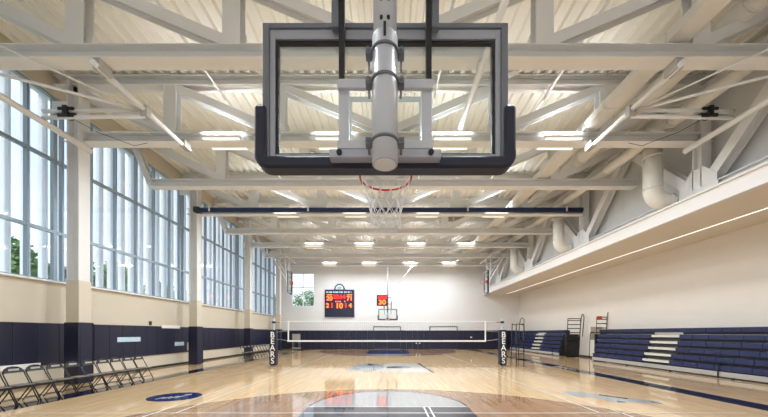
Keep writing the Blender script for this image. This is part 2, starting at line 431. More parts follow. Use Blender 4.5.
# plain pale strips laid on the pads, without lettering
for (yc, zc, ln, h, lb) in ((8.85, 0.66, 1.5, 0.16, 'white strip low on the wall behind the chair backs'), (12.9, 1.42, 1.15, 0.2, 'pale blue strip in the middle of the navy wall pads'),
                         (15.4, 2.02, 1.3, 0.16, 'whitish strip along the top edge of the navy pads'), (16.0, 1.12, 0.7, 0.2, 'short pale blue strip low beside the second column')):
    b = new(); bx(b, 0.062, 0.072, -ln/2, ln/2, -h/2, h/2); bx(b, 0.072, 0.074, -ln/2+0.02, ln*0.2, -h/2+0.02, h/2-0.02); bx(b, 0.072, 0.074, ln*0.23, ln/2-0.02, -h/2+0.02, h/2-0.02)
    o = obj('pad_strip', b, 'paleblue' if 'blue' in lb else 'white'); o.location = (XL, yc, zc); tag(o, lb, 'sign')
b = new(); bx(b, 0, 0.05, -0.06, 0.06, -0.09, 0.09); bx(b, 0.05, 0.06, -0.02, 0.02, -0.04, 0.04); o = obj('wall_switch', b, 'base', None, 0.005); o.location = (XL, 14.1, 2.17); tag(o, 'small dark switch box on the beige wall just above the pads', 'switch')
b = new(); bx(b, 0, 0.1, -0.15, 0.15, -0.22, 0.22); bx(b, 0.1, 0.11, -0.12, 0.12, -0.19, 0.19); o = obj('wall_box', b, 'beige', None, 0.008); o.location = (XL, 16.75, 0.95); tag(o, 'beige metal wall box low beside the second left column', 'box')

# far wall pads and doors
doors = ((-1.55, 1.35), (4.4, 7.35))
fps = {}
for a, c, lb in ((XL+0.03, doors[0][0], 'left of both doors'), (doors[0][1], doors[1][0], 'between the two doors'), (doors[1][1], XR-0.03, 'right of both doors')):
    n = round((c-a)/0.61); wd = (c-a)/n
    for k in range(n):
        if lb not in fps:
            b = new(); bx(b, -wd/2+0.004, wd/2-0.004, -0.06, 0, 0.1, 1.97); o = fps[lb] = obj('wall_pad', b, 'pad', None, 0.012)
        else:
            o = fps[lb].copy(); C.objects.link(o)
        o.location = (a+wd*(k+0.5), YF-0.031, 0)
        tag(o, 'navy vinyl wall pad on the far end wall ' + lb, 'wall pad', 'far wall pads ' + lb)
for i, (a, c) in enumerate(doors):
    d = sempty('door_%d' % (i+1))
    b = new(); bx(b, a, a+0.05, YF-0.1, YF, 0, 2.4); bx(b, c-0.05, c, YF-0.1, YF, 0, 2.4); bx(b, a, c, YF-0.1, YF, 2.36, 2.41); obj('door_frame', b, mat('door_frame_grey', (52, 52, 62), 0.5), d)
    m = (a+c)/2
    for x0, x1 in ((a+0.1, m-0.01), (m+0.01, c-0.1)):
        b = new(); bx(b, x0, x1, YF-0.05, YF-0.02, 0.02, 2.33); lf = obj('door_leaf', b, 'wall_end', d)
        b = new(); bx(b, a+0.052 if x0 < m else m+0.003, m-0.003 if x0 < m else c-0.052, YF-0.1, YF-0.051, 0.03, 1.97); obj('door_pad', b, 'pad', lf, 0.01)
for x in (3.0, 3.35):
    b = new(); bx(b, -0.06, 0.06, -0.012, 0, -0.05, 0.05); bx(b, -0.02, 0.02, -0.016, -0.012, -0.03, 0.03); o = obj('outlet_cover', b, 'white'); o.location = (x, YF-0.092, 0.62)
    tag(o, 'small white outlet cover on the far navy pads, %s of a pair' % ('left' if x < 3.2 else 'right'), 'outlet')
b = new(); bx(b, -0.1, 0.1, -0.02, 0, -0.06, 0.06); bx(b, -0.08, 0.08, -0.024, -0.02, -0.04, 0.04); o = obj('wall_plate', b, 'white'); o.location = (8.8, YF-0.092, 1.25); tag(o, 'small white plate on the far pads right of the doors', 'wall plate')
for x in (1.5, 2.4, 3.7, 4.9):
    b = new(); bx(b, -0.06, 0.06, -0.02, 0, -0.05, 0.05); o = obj('anchor_plate', b, 'ltgrey', None, 0.01); o.location = (x, YF, 5.42)
    tag(o, 'small grey anchor plate on the upper far wall', 'wall plate', 'anchor plates on the far wall')

# ------------------------------------------------------------------ roof trusses
CH, CF = 0.32, 0.36
ZB, ZTp = 8.30, 10.22
def truss(y, label, col):
    t = thing('roof_truss', label, 'roof truss', (0, y, 0))
    xl = -10.9 if col else -10.55
    b = new(); ibeam(b, (xl, 0, ZB), (XT-0.05, 0, ZB), CH, CF); obj('bottom_chord', b, 'steel', t)
    b = new(); ibeam(b, (XL+0.05, 0, ZTp), (XT-0.05, 0, ZTp), 0.34, CF); obj('top_chord', b, 'steel', t)
    z0, z1 = ZB+CH/2, ZTp-0.17
    for k in range(-2, 3):
        b = new(); ibeam(b, (3.68*k, 0, z0), (3.68*k, 0, z1), 0.28, 0.42, up=(0, 1, 0), tf=0.024); obj('post', b, 'steel', t)
    for s in (-1, 1):
        for k in range(3):
            xa, xb = 3.68*k+0.12, 3.68*(k+1)-0.12
            if k == 2 and s < 0 and not col: xb = 10.4
            if k == 2 and s > 0: xb = 10.6
            b = new(); ibeam(b, (s*xa, 0, z0+0.1), (s*xb, 0, z1-0.02), 0.26, 0.26, up=(0, 1, 0), tf=0.022); obj('diagonal', b, 'steel', t)
        # gusset plates at the lower nodes
    for k in range(-2, 3):
        b = new(); x = 3.68*k; bx(b, x-0.3, x+0.3, -0.012, 0.012, z0-0.02, z0+0.34); obj('gusset', b, 'steel', t)
    if not col:
        b = new(); ibeam(b, (-10.5, 0, ZB), (-11.2, 0, 9.95), 0.24, 0.24, up=(0, 1, 0)); obj('end_brace', b, 'steel', t)
    return t
for k, y in enumerate(TRY):
    truss(y, 'white steel roof truss spanning the gym, %s to the camera' % ORD[k] if k < 7 else 'white steel roof truss spanning the gym, farthest from the camera by the end wall', k % 2 == 1)

truss(TRN[1], 'white steel roof truss above the camera, out of the frame', True)
truss(TRN[0], 'white steel roof truss behind the near hoop mast, out of the frame', False)
# lights on the trusses
lamp0 = None; UP, DOWN = 24, 97
rowname = {-5.55: 'outer left', -1.8: 'inner left', 2.15: 'inner right', 5.85: 'outer right'}
def lamp_light(name, z, rx, power, parent):
    L = bpy.data.lights.new(name, 'AREA'); L.shape = 'RECTANGLE'; L.size = 1.2; L.size_y = 0.09; L.energy = power; L.spread = math.radians(140 if rx else 180); L.color = (0.89, 0.95, 1.0)
    o = bpy.data.objects.new(name, L); C.objects.link(o); o.parent = parent; o.location = (0, 0, z); o.rotation_euler = (rx, 0, 0)
for k, y in enumerate(TRY + [TRN[1]]):
    if k % 2 == 0 and k < 8: continue
    for x in rowname:
        for sd in (-1, 1):
            lb = 'thin linear light on the %s side of the %s roof beam, %s row' % ('near' if sd < 0 else 'far', ORD[k] if k < 8 else 'overhead', rowname[x])
            loc = (x, y+sd*0.27, 8.17)
            if lamp0 is None:
                lamp0 = thing('linear_light', lb, 'light', loc, 0, 'linear lights on the roof beams')
                b = new(); bx(b, -0.66, 0.66, -0.055, 0.055, 0.0, 0.075); obj('housing', b, 'white', lamp0)
                b = new(); bx(b, -0.6, 0.6, -0.045, 0.045, -0.02, -0.0005); obj('diffuser', b, 'lamp', lamp0)
                b = new(); bx(b, -0.6, 0.6, -0.045, 0.045, 0.0755, 0.09); obj('top_diffuser', b, 'lamp', lamp0)
                boxes('clip', [(xx-0.03, xx+0.03, 0.056, 0.10, 0.0, 0.03) for xx in (-0.5, 0.5)], 'ltgrey', lamp0)
                lamp_light('downlight', -0.03, 0, DOWN, lamp0); lamp_light('uplight', 0.10, PI, UP, lamp0)
            else: dup(lamp0, loc, 0 if sd < 0 else PI, lb)
# conduit rails beside the beams
for k, y in enumerate(TRY):
    if k % 2 == 0 or k == 3: continue
    b = new(); tube(b, [(-9.2, 0, 0), (9.2, 0, 0)], 0.025, 8)
    for x in (-8, -4, 0, 4, 8): bx(b, x-0.03, x+0.03, -0.03, 0.1, -0.03, 0.03)
    o = obj('conduit', b, 'white'); o.location = (0, y-0.25, 8.40); tag(o, 'thin white conduit clipped along the near face of the %s roof beam' % ORD[k], 'conduit')

# transfer truss along the right side
tt = thing('side_truss', 'large white steel truss standing along the ledge above the right soffit', 'truss', (10.72, 0, 0))
b = new(); ibeam(b, (0, YB+0.1, 6.46), (0, YF-0.05, 6.46), 0.36, 0.30); obj('bottom_chord', b, 'steel', tt)
b = new(); ibeam(b, (0, YB+0.1, 9.86), (0, YF-0.05, 9.86), 0.30, 0.30); obj('top_chord', b, 'steel', tt)
for yn in [4.05+6.1*k for k in range(5)]:
    b = new(); ibeam(b, (0, yn, 6.64), (0, yn, 9.7), 0.30, 0.34, up=(0, 1, 0)); obj('post', b, 'steel', tt)
    b = new(); bx(b, -0.17, -0.145, yn-0.65, yn+0.65, 6.3, 6.62)
    vs = [(-0.62, 6.62), (0.62, 6.62), (0.62, 6.85), (0.2, 7.3), (-0.2, 7.3), (-0.62, 6.85)]
    a = [b.verts.new((-0.17, yn+p, q)) for p, q in vs]; c = [b.verts.new((-0.145, yn+p, q)) for p, q in vs]
    for i in range(6): b.faces.new((a[i], a[(i+1) % 6], c[(i+1) % 6], c[i]))
    b.faces.new(a); b.faces.new(c); obj('gusset', b, 'steel', tt)
    for s in (-1, 1):
        if yn+s*3.05 > YF-0.3: continue
        b = new(); ibeam(b, (0, yn+s*0.25, 6.7), (0, yn+s*2.95, 9.66), 0.32, 0.32, up=(1, 0, 0)); obj('diagonal', b, 'steel', tt)

# ducts on the right
t = thing('round_duct', 'fat white round duct running down the gym high on the right', 'duct', (0, 0, 0))
b = new(); tube(b, [(8.35, YB+0.05, 9.25), (8.35, 31.4, 9.25)], 0.26, 20); obj('duct_run', b, 'duct', t)
tubes('duct_collar', [([(8.35, 0.7+3*k, 9.25), (8.35, 0.76+3*k, 9.25)], 0.28, 20) for k in range(11)], 'duct', t)
t = thing('round_duct', 'slimmer white round duct running lengthwise outside the fat one on the right', 'duct', (0, 0, 0))
b = new(); tube(b, [(9.55, YB+0.05, 8.78), (9.55, 31.4, 8.78)], 0.19, 18); obj('duct_run', b, 'duct', t)
tubes('duct_collar', [([(9.55, 0.9+3*k, 8.78), (9.55, 0.96+3*k, 8.78)], 0.205, 18) for k in range(11)], 'duct', t)
elb = None
for k, y in enumerate((11.05, 17.15, 23.2)):
    loc = (9.85, y, 0); lb = 'vertical white round duct with elbow into the right wall, ' + ['nearest', 'middle one', 'farthest'][k] + ' of three'
    if elb is None:
        elb = thing('elbow_duct', lb, 'duct', loc)
        b = new(); pts = [(0, 0, 8.57), (0, 0, 7.0)] + [(0.45-0.45*math.cos(a), 0, 7.0-0.42*math.sin(a)) for a in [PI/2*j/8 for j in range(1, 9)]] + [(0.66, 0, 6.58)]
        tube(b, pts, 0.29, 24); obj('duct_body', b, 'duct', elb)
        tubes('duct_seam', [([p, q], 0.305, 24) for p, q in (((0, 0, 7.0), (0, 0, 7.05)), ((0.5, 0, 6.58), (0.55, 0, 6.58)), ((0, 0, 8.2), (0, 0, 8.25)))], 'duct', elb)
    else: dup(elb, loc, None, lb)
# rectangular duct and grille
t = thing('rectangular_duct', 'flat white rectangular duct running lengthwise among the right trusses', 'duct')
b = new(); bx(b, 6.55, 7.05, YB+0.05, 31.4, 8.52, 8.75); obj('duct_run', b, 'duct', t, 0.01)
boxes('duct_flange', [(6.53, 7.07, 1+2*k, 1.05+2*k, 8.5, 8.77) for k in range(15)], 'duct', t)
t = thing('vent_grille', 'dark rectangular vent grille up in the trusses right of the hoop', 'vent', (4.55, 20.6, 9.6))
b = new(); bx(b, -0.8, 0.8, 0, 0.5, -0.2, 0.24); obj('duct_box', b, 'duct', t)
b = new(); bx(b, -0.72, 0.72, -0.02, -0.001, -0.15, 0.19); g = obj('grille', b, 'grille', t)
b = new(); [bx(b, -0.7, 0.7, -0.04, -0.021, -0.13+0.06*k, -0.11+0.06*k) for k in range(6)]; bx(b, -0.03, 0.03, -0.045, -0.02, -0.15, 0.19); obj('louvre', b, 'duct', g)
boxes('hanger', [(x-0.015, x+0.015, 0.2, 0.23, 0.24, ZD-9.6) for x in (-0.6, 0.6)], 'duct', t)
# lengthwise bracing pipes
k = 0
for x, z, r, lb in ((-5.6, 9.75, 0.03, 'thin sprinkler pipe running lengthwise above the left roof beams'), (-8.9, 9.75, 0.05, 'white pipe running lengthwise near the left windows under the deck'), (5.35, 9.75, 0.045, 'white pipe running lengthwise under the deck right of centre'), (1.6, 9.8, 0.035, 'thin white pipe running lengthwise under the deck near the centre')):
    t = thing('ceiling_pipe', lb, 'pipe', (x, 0, z))
    b = new(); tube(b, [(0, YB+0.05, 0), (0, YF-0.05, 0)], r, 10); obj('pipe_run', b, 'steel', t)
    tubes('hanger', [([(0, 1+3.05*j, 0), (0, 1+3.05*j, ZD-z)], 0.008, 6) for j in range(10)], 'steel', t)
for s, lb in ((-1, 'left'), (1, 'right')):
    t = thing('bracing_beam', 'light steel strut running lengthwise between the trusses, %s of centre' % lb, 'beam', (s*3.68, 0, 0))
    for k, y in enumerate(TRY[:-1]):
        b = new(); bar(b, (0, y+0.19, ZB+0.12), (0, y+2.86, ZTp-0.12), 0.09, 0.09); obj('strut', b, 'steel', t)

# centre divider curtain rolled on a tube under the beam
t = thing('curtain_roller', 'long navy divider curtain rolled up on a tube below the white beam', 'curtain', (0, 15.75, 0))
b = new(); tube(b, [(-9.95, 0, 8.22), (10.3, 0, 8.22)], 0.125, 18); obj('rolled_curtain', b, 'navy', t)
for x in (-9.4, -4.2, 0, 4.2, 9.4):
    b = new(); bx(b, x-0.04, x+0.04, -0.15, 0.33, 8.355, 8.38); bx(b, x-0.04, x+0.04, -0.15, -0.135, 8.1, 8.355); obj('hanger', b, 'steel', t)
b = new(); bx(b, -10.25, -9.95, -0.15, 0.14, 8.08, 8.36); obj('roller_motor', b, 'base', t, 0.02)

# ------------------------------------------------------------------ basketball hoop
def board_parts(t):
    """board plane y=0, court side +y"""
    b = new(); bx(b, -0.82, 0.82, -0.006, 0.006, 3.05, 3.895); obj('backboard_glass', b, 'bglass', t)
    b = new()   # painted shooter's square on the glass
    for x0, x1, z0, z1 in ((-0.305, 0.305, 3.45, 3.49), (-0.305, 0.305, 3.085, 3.125), (-0.305, -0.255, 3.125, 3.45), (0.255, 0.305, 3.125, 3.45)):
        bx(b, x0, x1, -0.012, -0.007, z0, z1)
    obj('target_square', b, 'sq', t)
    b = new()
    for s in (-1, 1):
        x0, x1 = sorted((s*0.865, s*0.915)); bx(b, x0, x1, -0.05, 0.03, 2.97, 4.01)
    bx(b, -0.865, 0.865, -0.05, 0.03, 3.975, 4.01); obj('board_frame', b, 'dgrey', t, 0.004)
    b = new()
    for s in (-1, 1):
        x0, x1 = sorted((s*0.826, s*0.865)); bx(b, x0, x1, -0.035, 0.02, 2.97, 3.975)
    bx(b, -0.826, 0.826, -0.035, 0.02, 3.905, 3.975); bx(b, -0.826, 0.826, -0.035, 0.02, 3.0, 3.04); obj('inner_frame', b, 'grey', t, 0.003)
    b = new()
    for s in (-1, 1):
        x0, x1 = sorted((s*0.805, s*0.826)); bx(b, x0, x1, -0.02, 0.014, 3.04, 3.905)
        for k in range(6): bx(b, min(s*0.80, s*0.815), max(s*0.80, s*0.815), -0.026, -0.019, 3.06+0.145*k, 3.10+0.145*k)
    bx(b, -0.805, 0.805, -0.02, 0.014, 3.04, 3.055); bx(b, -0.805, 0.805, -0.02, 0.014, 3.89, 3.905)
    obj('gasket', b, 'black', t)
    # U-shaped edge pad
    path = [(-0.925, 3.37)] + [(-0.925, 3.07)] + [(-0.865-0.06*math.cos(a), 3.025-0.06*math.sin(a)) for a in [PI/2*j/5 for j in range(0, 6)]]
    path = path + [(-x, z) for x, z in reversed(path)]
    b = new(); rings = []; n = len(path); w, hgt, c = 0.042, 0.065, 0.015
    prof = [(-w, -hgt+c), (-w+c, -hgt), (w-c, -hgt), (w, -hgt+c), (w, hgt-c), (w-c, hgt), (-w+c, hgt), (-w, hgt-c)]
    for i, (x, z) in enumerate(path):
        d = V((path[min(i+1, n-1)][0]-path[max(i-1, 0)][0], 0, path[min(i+1, n-1)][1]-path[max(i-1, 0)][1])).normalized()
        nrm = V((-d.z, 0, d.x)); wide = 1.0 if (i < 2 or i > n-3) else 1.08
        rings.append([b.verts.new(V((x, -0.01, z))+nrm*p*wide+V((0, q, 0))) for p, q in prof])
    for i in range(n-1):
        for k in range(8): b.faces.new((rings[i][k], rings[i][(k+1) % 8], rings[i+1][(k+1) % 8], rings[i+1][k]))
    # rounded tops
    for rg, s in ((rings[0], 1), (rings[-1], 1)):
        cpt = V((0, 0, 0));
        for v in rg: cpt += v.co
        cpt /= 8; cpt.z += 0.0
        r2 = [b.verts.new(cpt+(v.co-cpt)*0.6+V((0, 0, 0.035))) for v in rg]
        for k in range(8): b.faces.new((rg[k], rg[(k+1) % 8], r2[(k+1) % 8], r2[k]))
        b.faces.new(r2)
    for x in (-0.57, -0.33, 0.33, 0.57): tube(b, [(x, -0.01, 2.935), (x, -0.01, 2.925)], 0.012, 8)
    obj('board_pad', b, 'pad_edge', t)
def rim_parts(t, net=True):
    b = new(); bx(b, -0.12, 0.12, 0.008, 0.03, 3.03, 3.16)
    bx(b, -0.1, 0.1, 0.03, 0.16, 3.07, 3.085)
    R = 0.2286; cy = 0.39
    tube(b, [(R*math.cos(a), cy+R*math.sin(a), 3.085) for a in [2*PI*k/40 for k in range(40)]], 0.0095, 10, closed=True)
    for s in (-1, 1): tube(b, [(s*0.09, 0.03, 3.035), (s*0.17, cy-0.17, 3.075)], 0.008, 8)
    rim = obj('rim', b, 'orange', t)
    b = new()
    for k in range(12):
        a = 2*PI*(k+0.5)/12; x, y = R*math.cos(a), cy+R*math.sin(a); tube(b, [(x, y, 3.08), (x*0.99, y, 3.055)], 0.005, 6)
    obj('net_hook', b, 'orange', rim)
    if net:
        b = new()
        zs = [3.07, 2.985, 2.905, 2.83, 2.76, 2.695, 2.635]
        rs = [0.222, 0.195, 0.17, 0.15, 0.137, 0.132, 0.138]
        nd = 12
        def P(i, k):
            a = 2*PI*(k+0.5*(i % 2)+0.5)/nd; return V((rs[i]*math.cos(a), cy+rs[i]*math.sin(a), zs[i]))
        for i in range(len(zs)-1):
            for k in range(nd):
                o = i % 2
                tube(b, [P(i, k), P(i+1, k)], 0.0035, 5, cap=False)
                tube(b, [P(i, k), P(i+1, k-1 if not o else k+1)], 0.0035, 5, cap=False)
        for k in range(nd):
            for i in range(1, len(zs)): 
                p = P(i, k); bmesh.ops.create_icosphere(b, subdivisions=1, radius=0.0055, matrix=Matrix.Translation(p))
        obj('net', b, 'cord', t)
M['sq'] = mat('target_white', (222, 230, 224), 0.5, var=0.02)
def hoop_thing(label):
    t = thing('basketball_hoop', label, 'basketball hoop', (-0.02, BOARD_Y, 0))
    board_parts(t); rim_parts(t)
    # steel H frame and mounting plates behind the glass
    b = new()
    for s in (-1, 1):
        x0, x1 = sorted((s*0.262, s*0.338)); bx(b, x0, x1, -0.12, -0.055, 3.02, 3.50)
    bx(b, -0.342, 0.342, -0.155, -0.12, 3.44, 3.505); bx(b, -0.342, 0.342, -0.155, -0.12, 3.01, 3.07); obj('support_frame', b, 'lgrey', t, 0.006)
    b = new(); bx(b, -0.40, 0.40, -0.15, -0.06, 2.95, 3.01); pl = obj('mounting_plate', b, 'ltg2', t, 0.008)
    for s in (-1, 1):
        b = new(); tube(b, [(s*0.325, -0.165, 2.98), (s*0.325, -0.145, 2.98)], 0.02, 14); obj('bolt', b, 'black', pl)
    for s in (-1, 1):
        b = new(); x0, x1 = sorted((s*0.297, s*0.337)); bx(b, x0, x1, -0.105, -0.06, 3.502, 4.75); obj('adjuster_rod', b, 'black', t)
        b = new(); x0, x1 = sorted((s*0.339, s*0.392)); bx(b, x0, x1, -0.10, -0.052, 3.93, 4.75); obj('side_rail', b, 'dgrey', t, 0.004)
    b = new(); bx(b, -0.392, 0.392, -0.15, -0.106, 4.13, 4.18); obj('cross_bar', b, 'lgrey', t, 0.004)
    # mast
    b = new(); tube(b, [(0, -0.32, 2.80), (0, -0.32, 3.62)], 0.083, 32); mast = obj('mast', b, 'lgrey', t)
    b = new(); tube(b, [(0, -0.32, 2.795), (0, -0.32, 2.802)], 0.07, 32); obj('end_cap', b, 'white', mast)
    b = new(); tube(b, [(0, -0.32, 3.62), (0, -0.32, ZD-0.02)], 0.076, 32)
    obj('upper_mast', b, 'lgrey', t)
    for z in (3.68, 3.80):
        for s in (-1, 1): b = new(); tube(b, [(s*0.022, -0.405, z), (s*0.022, -0.385, z)], 0.010, 8); obj('mast_bolt', b, 'black', t)
    b = new(); bx(b, -0.008, 0.008, -0.415, -0.39, 3.56, 3.64); obj('pin', b, 'black', t)
    for z in (3.52, 3.33, 2.94):
        b = new(); pts = [(0.089*math.cos(a), -0.32+0.089*math.sin(a), z) for a in [2*PI*k/28 for k in range(28)]]
        tube(b, pts, 0.009, 8, closed=True)
        for s in (-1, 1):
            x0, x1 = sorted((s*0.088, s*0.125)); bx(b, x0, x1, -0.35, -0.29, z-0.02, z+0.02)
            tube(b, [(s*0.108, -0.37, z), (s*0.108, -0.20, z)], 0.009, 8)
        obj('clamp', b, 'dgrey', t)
    b = new()
    for z in (3.47, 3.04): bx(b, -0.06, 0.06, -0.25, -0.156, z-0.03, z+0.03)
    obj('bracket', b, 'grey', t)
    # slanted brace wire
    b = new(); tube(b, [(0.12, -0.13, 3.58), (0.07, -0.2, 3.78), (0.05, -0.25, 4.2), (0.06, -0.25, 4.9)], 0.004, 6); obj('cable', b, 'base', t)
    return t
M['ltg2'] = mat('plate_lavender_grey', (176, 178, 188), 0.4, var=0.03)
hoop = hoop_thing('large glass basketball backboard and hoop seen from behind, in front of the camera')
far = dup(hoop, (-0.03, FAR_BOARD_Y, 0), PI, 'small glass basketball hoop hanging at the far end of the gym')

# side folded hoops far
def side_hoop(sx, label):
    t = thing('side_hoop', label, 'basketball hoop', (sx*8.25, 25.0, 5.95))
    R = Matrix.Rotation(PI/2*sx, 4, 'Z') @ Matrix.Rotation(PI/2, 4, 'Y')
    tmp = thing('tmp', '', ''); board_parts(tmp); rim_parts(tmp, False)
    for c in list(tmp.children):
        c.parent = t
        c.data.transform(Matrix.Translation((0, 0, -3.45)))
        c.data.transform(R)
        for g in c.children: g.data.transform(Matrix.Translation((0, 0, -3.45))); g.data.transform(R)
    bpy.data.objects.remove(tmp)
    b = new()
    for y in (-0.55, 0.55):
        tube(b, [(sx*0.08, y, 0.0), (sx*1.3, y, 2.1)], 0.045, 10); tube(b, [(sx*0.08, y, -0.5), (sx*0.25, y, 2.1)], 0.035, 10)
    tube(b, [(sx*0.1, -0.7, 0.6), (sx*0.1, 0.7, 0.6)], 0.04, 10); tube(b, [(sx*0.15, -0.9, 2.1), (sx*0.15, 2.0, 2.1)], 0.06, 10)
    tube(b, [(sx*1.3, -0.9, 2.1), (sx*1.3, 2.0, 2.1)], 0.06, 10)
    tube(b, [(sx*0.15, 0, 0.6), (sx*0.6, 1.4, 2.4)], 0.035, 8)
    obj('folding_frame', b, 'steel', t)
side_hoop(-1, 'folded side basketball hoop seen edge-on under the trusses at far left')
side_hoop(1, 'folded side basketball hoop seen edge-on under the trusses at far right')

# near side backstop frames (tubes under the nearest beams)
for s, lb in ((-1, 'left'), (1, 'right')):
    t = thing('backstop_frame', 'white tubular folding backstop frame hung under the near beams on the %s' % lb, 'backstop frame', (0, 0, 0))
    b = new(); tube(b, [(s*6.82, 6.85, 7.96), (s*6.82, 9.9, 7.96)], 0.065, 14); obj('lower_tube', b, 'steel', t)
    b = new(); tube(b, [(s*9.75, 4.6, 7.66), (s*9.75, 9.75, 7.66)], 0.085, 14); obj('outer_tube', b, 'steel', t)
    b = new()
    for z in (7.98, 7.80): tube(b, [(s*6.82, 8.35, z), (s*9.7, 8.35, z-0.05)], 0.05, 12)
    obj('cross_tube', b, 'steel', t)
    b = new(); tube(b, [(s*6.9, 8.35, 7.95), (s*9.8, 6.6, 7.75)], 0.035, 10); tube(b, [(s*6.9, 8.35, 7.95), (s*8.9, 6.3, 8.1)], 0.025, 10); obj('brace', b, 'steel', t)
    boxes('hanger_bracket', [(s*6.82-0.09, s*6.82+0.09, y-0.16, y+0.16, 7.9, 8.14) for y in (7.1, 10.0)]+[(s*6.82-0.1, s*6.82+0.1, 8.27, 8.43, 7.76, 8.06), (s*9.75-0.04, s*9.75+0.04, 7.02, 7.18, 7.7, 8.14)], 'ltgrey', t, 0.01)
    b = new(); x = s*9.0; bx(b, x-0.22, x+0.22, 8.27, 8.43, 7.93, 8.01); tube(b, [(x-0.24, 8.35, 7.80), (x+0.22, 8.35, 7.80)], 0.075, 14); bx(b, x-0.06, x+0.06, 8.24, 8.46, 7.74, 8.04); obj('winch_motor', b, 'black', t, 0.01)
    b = new(); tube(b, [(s*8.9, 8.4, 7.75), (s*8.6, 8.8, 7.65), (s*8.2, 9.6, 7.75), (s*8.1, 10.0, 8.1)], 0.008, 6); obj('cable', b, 'base', t)
    # sloping tube nearer the centre seen through the backboard on the right
t = thing('hoop_brace', 'long white tube hung under the beams, seen through the near backboard right of its mast', 'brace', (0, 0, 0))
b = new(); tube(b, [(2.24, 3.9, 8.05), (2.24, 9.2, 8.05)], 0.075, 14); obj('brace_tube', b, 'steel', t)
b = new(); bx(b, 2.14, 2.34, 6.98, 7.22, 8.05, 8.14); obj('end_bracket', b, 'steel', t)
t = thing('hoop_brace', 'slanting white tube bracing the far hoop to the ceiling, right of its mast', 'brace', (0, 0, 0))
b = new(); tube(b, [(0.8, 28.45, 6.2), (2.3, 28.45, 8.1)], 0.018, 10); obj('brace_tube', b, 'steel', t)
b = new(); bx(b, 2.2, 2.4, 28.38, 28.52, 8.05, 8.14); obj('end_bracket', b, 'steel', t)

# ------------------------------------------------------------------ scoreboard
sx, sy = -5.12, YF-0.02
t = thing('scoreboard', 'dark electronic scoreboard with orange digits and arched top on the far wall', 'scoreboard', (sx, sy, 0))
b = new(); bx(b, -1.55, 1.55, -0.16, 0, 3.40, 6.28); obj('housing', b, 'pad', t, 0.02)
M['panel'] = mat('panel_purple_black', (44, 24, 50), 0.4, var=0.1)
b = new(); bx(b, -1.46, 1.46, -0.175, -0.161, 4.22, 5.82); obj('digit_panel', b, 'panel', t)
b = new(); pts = [(0.56*math.cos(PI*k/20), 6.285+0.62*math.sin(PI*k/20)) for k in range(21)]
def prism(b, pts, y0, y1):
    a = [b.verts.new((x, y0, z)) for x, z in pts]; c = [b.verts.new((x, y1, z)) for x, z in pts]; n = len(pts)
    for i in range(n): b.faces.new((a[i], a[(i+1) % n], c[(i+1) % n], c[i]))
    b.faces.new(a[::-1]); b.faces.new(c)
prism(b, pts, -0.14, -0.02); arch = obj('arch_top', b, 'pad', t)
b = new(); prism(b, [(0.42*math.cos(PI*k/20), 6.30+0.47*math.sin(PI*k/20)) for k in range(21)], -0.155, -0.141); obj('arch_face', b, 'paleblue', arch)
b = new(); prism(b, [(-0.26, 6.4), (-0.12, 6.34), (0.16, 6.36), (0.28, 6.5), (0.14, 6.62), (-0.05, 6.58), (-0.2, 6.55)], -0.17, -0.156); obj('bear_emblem', b, 'grey', arch)
b = new(); x = -1.38
for wdt in (0.2, 0.12, 0.28, 0.16, 0.1, 0.22, 0.14, 0.3, 0.12, 0.2, 0.26, 0.1):
    bx(b, x, x+wdt*0.8, -0.172, -0.161, 5.94, 6.08); x += wdt*1.22
obj('header_lettering', b, 'paleblue', t)
for bd, x, z, sz, mm in (('20', -1.05, 5.33, 0.52, 'led'), ('20:14', -0.02, 5.50, 0.46, 'led_red'), ('71', 1.08, 5.33, 0.52, 'led'), ('2', -1.25, 4.58, 0.52, 'led'), ('1', -0.78, 4.58, 0.52, 'led_red'), ('10', -0.02, 4.55, 0.62, 'led'), ('1', 0.66, 4.58, 0.52, 'led_red'), ('4', 1.15, 4.58, 0.52, 'led')):
    text('digits', bd, sz*1.25, face_cam(x, -0.185, z), mm, t, 0.005, 1.0)
b = new()
for x in (-0.42, -0.2, 0.0, 0.5): bx(b, x, x+0.12, -0.182, -0.176, 4.98, 5.07)
for x in (-1.3, 0.8): bx(b, x, x+0.52, -0.182, -0.176, 5.68, 5.76)
obj('small_lettering', b, 'led', t)

# shot clock above the far hoop
t = thing('shot_clock', 'square shot clock glowing red above the far hoop', 'shot clock', (-0.55, 28.0, 4.78))
b = new(); bx(b, -0.52, 0.52, 0, 0.16, -0.52, 0.52); obj('housing', b, 'panel', t, 0.03)
text('digits', '14:20', 0.36, face_cam(0, -0.012, 0.24), 'led_red', t, 0.005, 1.05)
text('digits', '30', 0.6, face_cam(0, -0.012, -0.2), 'led', t, 0.005, 1.2)
b = new()
for z in (-0.3, 0.32): bar(b, (0.4, 0.1, z), (0.8, 0.65, z), 0.04, 0.04)
obj('mounting_arm', b, 'black', t)

